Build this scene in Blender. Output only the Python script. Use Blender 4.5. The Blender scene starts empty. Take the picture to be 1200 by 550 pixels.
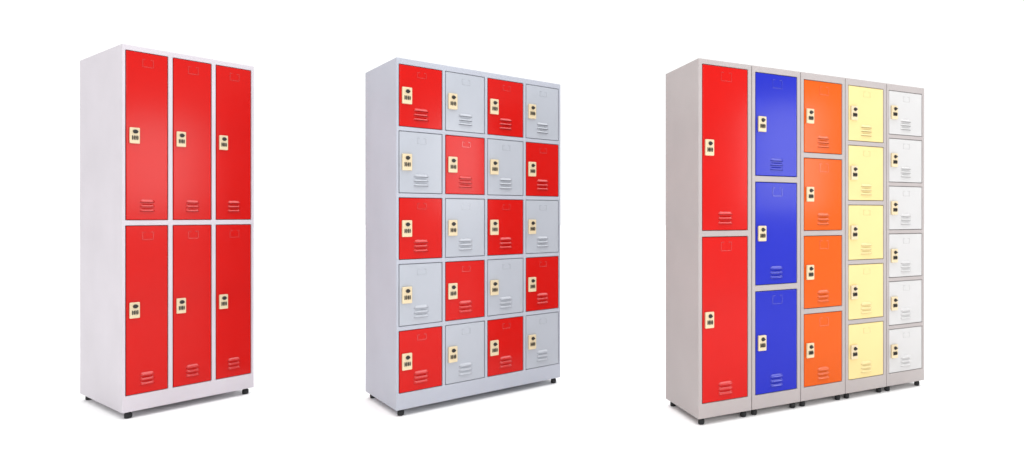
import bpy, bmesh, math
from mathutils import Vector
S = bpy.context.scene
C = S.collection
S.view_settings.view_transform = 'Standard'
S.view_settings.look = 'None'
S.view_settings.exposure = 0

# ------------------------------------------------------------ materials
def mat(name, col, rough=0.4, spec=0.25, peel=0.04, wave=0.0, coat=0.0, var=0.04, crough=0.16):
    m = bpy.data.materials.new(name); m.use_nodes = True
    nt = m.node_tree; b = nt.nodes['Principled BSDF']
    b.inputs['Roughness'].default_value = rough
    b.inputs['Specular IOR Level'].default_value = spec
    b.inputs['Coat Weight'].default_value = coat
    b.inputs['Coat Roughness'].default_value = crough
    tc = nt.nodes.new('ShaderNodeTexCoord')
    n = nt.nodes.new('ShaderNodeTexNoise'); n.inputs['Scale'].default_value = 3.0; n.inputs['Detail'].default_value = 4
    nt.links.new(tc.outputs['Object'], n.inputs['Vector'])
    r = nt.nodes.new('ShaderNodeValToRGB')
    r.color_ramp.elements[0].position = 0.3; r.color_ramp.elements[1].position = 0.7
    r.color_ramp.elements[0].color = (*[c*(1-var) for c in col], 1)
    r.color_ramp.elements[1].color = (*[min(1, c*(1+var)) for c in col], 1)
    nt.links.new(n.outputs['Fac'], r.inputs['Fac'])
    nt.links.new(r.outputs['Color'], b.inputs['Base Color'])
    f = nt.nodes.new('ShaderNodeTexNoise'); f.inputs['Scale'].default_value = 350.0; f.inputs['Detail'].default_value = 2
    nt.links.new(tc.outputs['Object'], f.inputs['Vector'])
    b1 = nt.nodes.new('ShaderNodeBump'); b1.inputs['Strength'].default_value = peel; b1.inputs['Distance'].default_value = 0.002
    nt.links.new(f.outputs['Fac'], b1.inputs['Height'])
    if wave:
        w = nt.nodes.new('ShaderNodeTexNoise'); w.inputs['Scale'].default_value = 2.2; w.inputs['Detail'].default_value = 1
        nt.links.new(tc.outputs['Object'], w.inputs['Vector'])
        b2 = nt.nodes.new('ShaderNodeBump'); b2.inputs['Strength'].default_value = wave; b2.inputs['Distance'].default_value = 0.05
        nt.links.new(w.outputs['Fac'], b2.inputs['Height'])
        nt.links.new(b2.outputs['Normal'], b1.inputs['Normal'])
    nt.links.new(b1.outputs['Normal'], b.inputs['Normal'])
    return m

DOORS = {'red': (.545, .0042, .0022), 'grey': (.405, .428, .475), 'blue': (.012, .021, .42),
         'orange': (.64, .090, .0015), 'yellow': (.73, .590, .27), 'white': (.545, .54, .54)}
MD, MS, MV = {}, {}, {}
for k, c in DOORS.items():
    MD[k] = mat('paint_' + k, c, 0.35, 0.05, 0.03, 0.35, 0.32)
    MV[k] = mat('pressed_' + k, c, 0.25, 0.4, 0.0, 0.0, 0.8, crough=0.10)
    MS[k] = mat('slit_shade_' + k, tuple(x*0.32 for x in c), 0.7, 0.1)  # darkened door colour paints the shade inside the louver openings
M_pale = mat('paint_pale', (.565, .53, .57), 0.45, 0.25, 0.05, 0.10)
M_cool = mat('paint_cool_grey', (.412, .432, .492), 0.45, 0.25, 0.05, 0.10)
M_warm = mat('paint_warm_grey', (.395, .36, .355), 0.45, 0.25, 0.05, 0.10)
M_rub = mat('black_rubber', (.018, .018, .02), 0.6, 0.3)
M_cream = mat('beige_lock_metal', (.66, .545, .35), 0.35, 0.5, 0.02)
M_blk = mat('black_plastic', (.012, .012, .014), 0.35, 0.4, 0.02)
M_wht = mat('floor_white', (.965, .965, .965), 0.9, 0.05, 0.0, var=0.004)

# ------------------------------------------------------------ helpers
def mesh_from(bm, name, mats):
    bmesh.ops.recalc_face_normals(bm, faces=bm.faces)
    me = bpy.data.meshes.new(name); bm.to_mesh(me); bm.free()
    for m in mats: me.materials.append(m)
    return me
def link(name, me, parent=None, loc=(0, 0, 0)):
    o = bpy.data.objects.new(name, me); C.objects.link(o)
    o.parent = parent; o.location = loc
    return o
def box(bm, x0, x1, y0, y1, z0, z1, bev=0.0, seg=2, mi=0):
    t = bmesh.new()
    bmesh.ops.create_cube(t, size=1)
    for v in t.verts:
        v.co = Vector(((x0+x1)/2 + v.co.x*(x1-x0), (y0+y1)/2 + v.co.y*(y1-y0), (z0+z1)/2 + v.co.z*(z1-z0)))
    if bev: bmesh.ops.bevel(t, geom=t.edges[:], offset=bev, segments=seg, profile=0.5, affect='EDGES')
    for f in t.faces: f.material_index = mi
    tm = bpy.data.meshes.new('tmp'); t.to_mesh(tm); t.free(); bm.from_mesh(tm); bpy.data.meshes.remove(tm)
def lathe(bm, prof, axis='Z', n=24, c=(0, 0, 0)):
    rings = []
    for r, h in prof:
        ring = []
        for i in range(n):
            a = 2*math.pi*i/n; p, q = r*math.cos(a), r*math.sin(a)
            co = (c[0]+p, c[1]+q, c[2]+h) if axis == 'Z' else ((c[0]+p, c[1]+h, c[2]+q) if axis == 'Y' else (c[0]+h, c[1]+p, c[2]+q))
            ring.append(bm.verts.new(co))
        rings.append(ring)
    for a, b in zip(rings, rings[1:]):
        for i in range(n): bm.faces.new((a[i], a[(i+1) % n], b[(i+1) % n], b[i]))
    bm.faces.new(rings[0]); bm.faces.new(rings[-1])

FOOT = 0.034
def body_mesh(W, D, H, xs, zs):
    bm = bmesh.new(); V = {}
    def v(x, y, z):
        k = (round(x, 5), round(y, 5), round(z, 5))
        if k not in V: V[k] = bm.verts.new((x - W/2, y - D/2, z + FOOT))
        return V[k]
    for i in range(len(xs)-1):
        for j in range(len(zs)-1):
            a, b, c, d = xs[i], xs[i+1], zs[j], zs[j+1]
            if i % 2 and j % 2:
                r = 0.022
                q = [(a, c), (b, c), (b, d), (a, d)]
                for k in range(4):
                    p, s = q[k], q[(k+1) % 4]
                    bm.faces.new((v(p[0], 0, p[1]), v(s[0], 0, s[1]), v(s[0], r, s[1]), v(p[0], r, p[1])))
            else:
                bm.faces.new((v(a, 0, c), v(b, 0, c), v(b, 0, d), v(a, 0, d)))
    for x in (0, W):
        bm.faces.new([v(x, 0, z) for z in zs] + [v(x, D, H), v(x, D, 0)])
    for z in (0, H):
        bm.faces.new([v(x, 0, z) for x in xs] + [v(W, D, z), v(0, D, z)])
    bm.faces.new((v(0, D, 0), v(W, D, 0), v(W, D, H), v(0, D, H)))
    return bm

def door_mesh(w, h):
    bm = bmesh.new()
    box(bm, -w/2, w/2, 0.0015, 0.019, 0, h, 0.0028, 3)
    return bm
def vent_mesh(w, n=3, pitch=0.0225, lh=0.0135, dep=0.0090):
    bm = bmesh.new(); nx, ny = 14, 6
    for k in range(n):
        z0 = (k-(n-1)/2)*pitch - lh/2
        g = []
        for j in range(ny+1):
            t = j/ny            # 0 bottom .. 1 top
            row = []
            for i in range(nx+1):
                s = i/nx
                e = min(1, min(s, 1-s)/0.16); e = math.sin(e*math.pi/2)
                y = -dep*e*math.cos(t*math.pi/2)
                row.append(bm.verts.new((-w/2 + w*s, y, z0 + lh*t*(0.35+0.65*e) )))
            g.append(row)
        for j in range(ny):
            for i in range(nx):
                f = bm.faces.new((g[j][i], g[j][i+1], g[j+1][i+1], g[j+1][i])); f.smooth = True
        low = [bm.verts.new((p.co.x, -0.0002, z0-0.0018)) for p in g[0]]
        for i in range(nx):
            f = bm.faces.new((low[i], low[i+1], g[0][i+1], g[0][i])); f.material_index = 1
    return bm
def label_mesh(w, h):
    bm = bmesh.new(); t = 0.0036; d = -0.0016
    box(bm, -w/2, -w/2+t, d, 0.0003, 0, h, 0.0008, 1)
    box(bm, w/2-t, w/2, d, 0.0003, 0, h, 0.0008, 1)
    box(bm, -w/2+t, w/2-t, d, 0.0003, 0, t, 0.0008, 1)
    box(bm, -w/2+t, -w/2+0.3*w, d, 0.0003, h-t, h, 0.0008, 1)
    box(bm, w/2-0.3*w, w/2-t, d, 0.0003, h-t, h, 0.0008, 1)
    return bm
LT = 0.012
def lock_plate_mesh(w, h):
    bm = bmesh.new()
    box(bm, -w/2, w/2, -LT, 0.001, -h/2, h/2, 0.0035, 3)
    return bm
def knob_mesh(w):
    bm = bmesh.new(); r = 0.0086
    lathe(bm, [(r*1.15, 0), (r*1.15, -0.002), (r*0.9, -0.003), (r*0.85, -0.008), (r*0.7, -0.0095)], 'Y', 24)
    box(bm, -r*1.2, r*1.0, -0.0115, -0.003, -r*0.33, r*0.33, 0.0012, 2)
    return bm
def dial_mesh(w):
    bm = bmesh.new(); p = w*0.17
    for k in range(4):
        x = (k-1.5)*p
        lathe(bm, [(0.0130, -p*0.26), (0.014, -p*0.20), (0.014, p*0.20), (0.0130, p*0.26)], 'X', 24, (x, 0.0085, 0))
    return bm
def foot_mesh():
    bm = bmesh.new()
    lathe(bm, [(0.0115, 0), (0.0142, 0.002), (0.0152, 0.006), (0.0152, 0.018), (0.0142, 0.0235), (0.0110, 0.0265), (0.0100, 0.027), (0.0100, FOOT-0.0005)], 'Z', 24)
    for f in bm.faces: f.smooth = len(f.verts) == 4
    return bm
CACHE = {}
def cached(key, fn, mats):
    if key not in CACHE:
        CACHE[key] = mesh_from(fn(), key[0], mats)
    return CACHE[key]

def locker(name, label, fl, ang, W, D, H, ncol, nrow, mx, gx, mt, mb, gz, colours, bmat, lock_w, lock_h, vent_w, vent_up, lab, group=None, door_label=False):
    a = math.radians(ang)
    dx = Vector((math.cos(a), math.sin(a), 0)); dy = Vector((-math.sin(a), math.cos(a), 0))
    root = bpy.data.objects.new(name, None); C.objects.link(root)
    root.empty_display_size = 0.2
    root.location = Vector((fl[0], fl[1], 0)) + dx*W/2 + dy*D/2
    root.rotation_euler = (0, 0, a)
    root['label'] = label; root['category'] = 'locker'
    if group: root['group'] = group
    dw = (W - 2*mx - (ncol-1)*gx)/ncol
    dh = (H - mt - mb - (nrow-1)*gz)/nrow
    xs = [0]; zs = [0]
    for i in range(ncol): x = mx + i*(dw+gx); xs += [x, x+dw]
    xs.append(W)
    for j in range(nrow): z = mb + j*(dh+gz); zs += [z, z+dh]
    zs.append(H)
    body = link('body', mesh_from(body_mesh(W, D, H, xs, zs), 'body', [bmat]), root)
    bv = body.modifiers.new('bevel', 'BEVEL'); bv.width = 0.0032; bv.segments = 3; bv.limit_method = 'ANGLE'; bv.angle_limit = math.radians(40)
    ins = min(0.03, W*0.12)
    for sx in (-1, 1):
        for sy in (-1, 1):
            link('foot', cached(('foot',), foot_mesh, [M_rub]), root, (sx*(W/2-ins), sy*(D/2-ins), 0))
    cl = 0.0026
    w, h = dw-2*cl, dh-2*cl
    for i in range(ncol):
        for j in range(nrow):           # j = 0 is the lowest row
            col = colours(i, nrow-1-j)
            k = (round(w, 4), round(h, 4))
            d = link('door', cached(('door', k, col), lambda: door_mesh(w, h), [MD[col]]), root,
                     (xs[1+2*i] + dw/2 - W/2, -D/2, zs[1+2*j] + cl + FOOT))
            if door_label: d['label'] = col + ' locker door'
            lx = -w/2 + 0.011 + lock_w/2; lz = h*0.5
            link('lock_plate', cached(('lock_plate', lock_w, lock_h), lambda: lock_plate_mesh(lock_w, lock_h), [M_cream]), d, (lx, 0.0015, lz))
            link('lock_knob', cached(('lock_knob', lock_w), lambda: knob_mesh(lock_w), [M_blk]), d, (lx + lock_w*0.04, 0.0015-LT, lz+lock_h*0.25))
            link('number_dial', cached(('number_dial', lock_w), lambda: dial_mesh(lock_w), [M_blk]), d, (lx, 0.0015-LT, lz-lock_h*0.14))
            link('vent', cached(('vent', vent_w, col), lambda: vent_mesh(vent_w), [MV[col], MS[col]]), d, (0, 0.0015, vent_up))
            link('label_holder', cached(('label_holder', lab[0], col), lambda: label_mesh(lab[0], lab[1]), [MV[col]]), d, (w*0.02, 0.0015, h-lab[2]-lab[1]))
    return root

# ------------------------------------------------------------ the lockers
locker('locker_cabinet', 'pale grey metal locker cabinet with six tall narrow red doors in two rows', (-2.9322, 3.0609), 58.45, .5524, .6507, 1.8,
       3, 2, .0125, .0180, .026, .080, .025, lambda i, r: 'red', M_pale, .038, .078, .056, .072, (.045, .040, .030))
locker('locker_cabinet', 'wide cool grey locker cabinet with twenty small red and grey doors in a checkerboard', (-1.6198, 3.1010), 45.5, .9110, .4900, 1.7438,
       4, 5, .0115, .0145, .029, .0816, .021, lambda i, r: 'red' if (i+r) % 2 == 0 else 'grey', M_cool, .046, .083, .072, .066, (.046, .030, .026), door_label=True)
a3 = math.radians(28.9); w3 = 1.478/5
spec = [(2, 'red', .028, .024, 'slim warm grey locker with two tall red doors at the near end of the row'),
        (3, 'blue', .029, .030, 'slim warm grey locker with three blue doors'),
        (4, 'orange', .026, .036, 'slim warm grey locker with four orange doors'),
        (5, 'yellow', .023, .036, 'slim warm grey locker with five pale yellow doors'),
        (6, 'white', .021, .036, 'slim warm grey locker with six small white doors at the far end of the row')]
for n, (rows, col, gz, mt, lab) in enumerate(spec):
    locker('slim_locker', lab, (-.1269 + n*w3*math.cos(a3), 2.9719 + n*w3*math.sin(a3)), 28.9, w3-.0025, .3880, 1.7074,
           1, rows, .020 if n < 4 else .017, 0, mt, .0695, gz, lambda i, r, c=col: c, M_warm, .046, .077, .078, .060,
           (.06, .045, .024) if n < 3 else (.05, .030, .024), group='slim lockers standing in a row')

# ------------------------------------------------------------ setting
bm = bmesh.new()
bmesh.ops.create_grid(bm, x_segments=1, y_segments=1, size=60)
fl = link('floor', mesh_from(bm, 'floor', [M_wht]))
fl['kind'] = 'structure'

# world gradient: white ahead, dimmed behind for gloss, overhead glow added to whiten floor
w = bpy.data.worlds.new('World'); S.world = w; w.use_nodes = True
nt = w.node_tree; bg = nt.nodes['Background']; bg.inputs['Strength'].default_value = 1.0
tc = nt.nodes.new('ShaderNodeTexCoord'); sp = nt.nodes.new('ShaderNodeSeparateXYZ')
nt.links.new(tc.outputs['Generated'], sp.inputs[0])
def mapr(out, a, b, c, d):
    mr = nt.nodes.new('ShaderNodeMapRange'); mr.interpolation_type = 'SMOOTHSTEP'
    mr.inputs['From Min'].default_value = a; mr.inputs['From Max'].default_value = b
    mr.inputs['To Min'].default_value = c; mr.inputs['To Max'].default_value = d
    nt.links.new(sp.outputs[out], mr.inputs['Value']); return mr
m1 = mapr('Y', -0.6, 0.1, 0.5, 1.06); m2 = mapr('Z', 0.55, 0.85, 0.0, 0.95)
ad = nt.nodes.new('ShaderNodeMath'); ad.operation = 'ADD'
nt.links.new(m1.outputs['Result'], ad.inputs[0]); nt.links.new(m2.outputs['Result'], ad.inputs[1])
nt.links.new(ad.outputs[0], bg.inputs['Color'])
def area(name, loc, target, sx, sy, power):
    l = bpy.data.lights.new(name, 'AREA'); l.shape = 'RECTANGLE'; l.size = sx; l.size_y = sy; l.energy = power
    o = bpy.data.objects.new(name, l); C.objects.link(o); o.location = loc
    o.rotation_euler = (Vector(target)-Vector(loc)).to_track_quat('-Z', 'Y').to_euler()
area('overhead_softbox', (-.5, 2.2, 4.6), (-.5, 2.201, 0), 9, 7, 175)
area('key_softbox', (1.4, -2.6, 2.4), (-.7, 3.4, .9), 2.2, 1.6, 85)
area('side_softbox', (4.3, 1.2, 1.7), (-.5, 3.2, .9), 0.9, 1.3, 30)

cam = bpy.data.cameras.new('Camera'); co = bpy.data.objects.new('Camera', cam); C.objects.link(co)
cam.sensor_width = 36; cam.lens = 738/1200*36
cam.shift_x = -250/1200; cam.shift_y = -23/1200
cam.clip_end = 300; cam.clip_start = 0.05
co.location = (0, 0, .9664+FOOT); co.rotation_euler = (math.radians(90), 0, 0)
S.camera = co
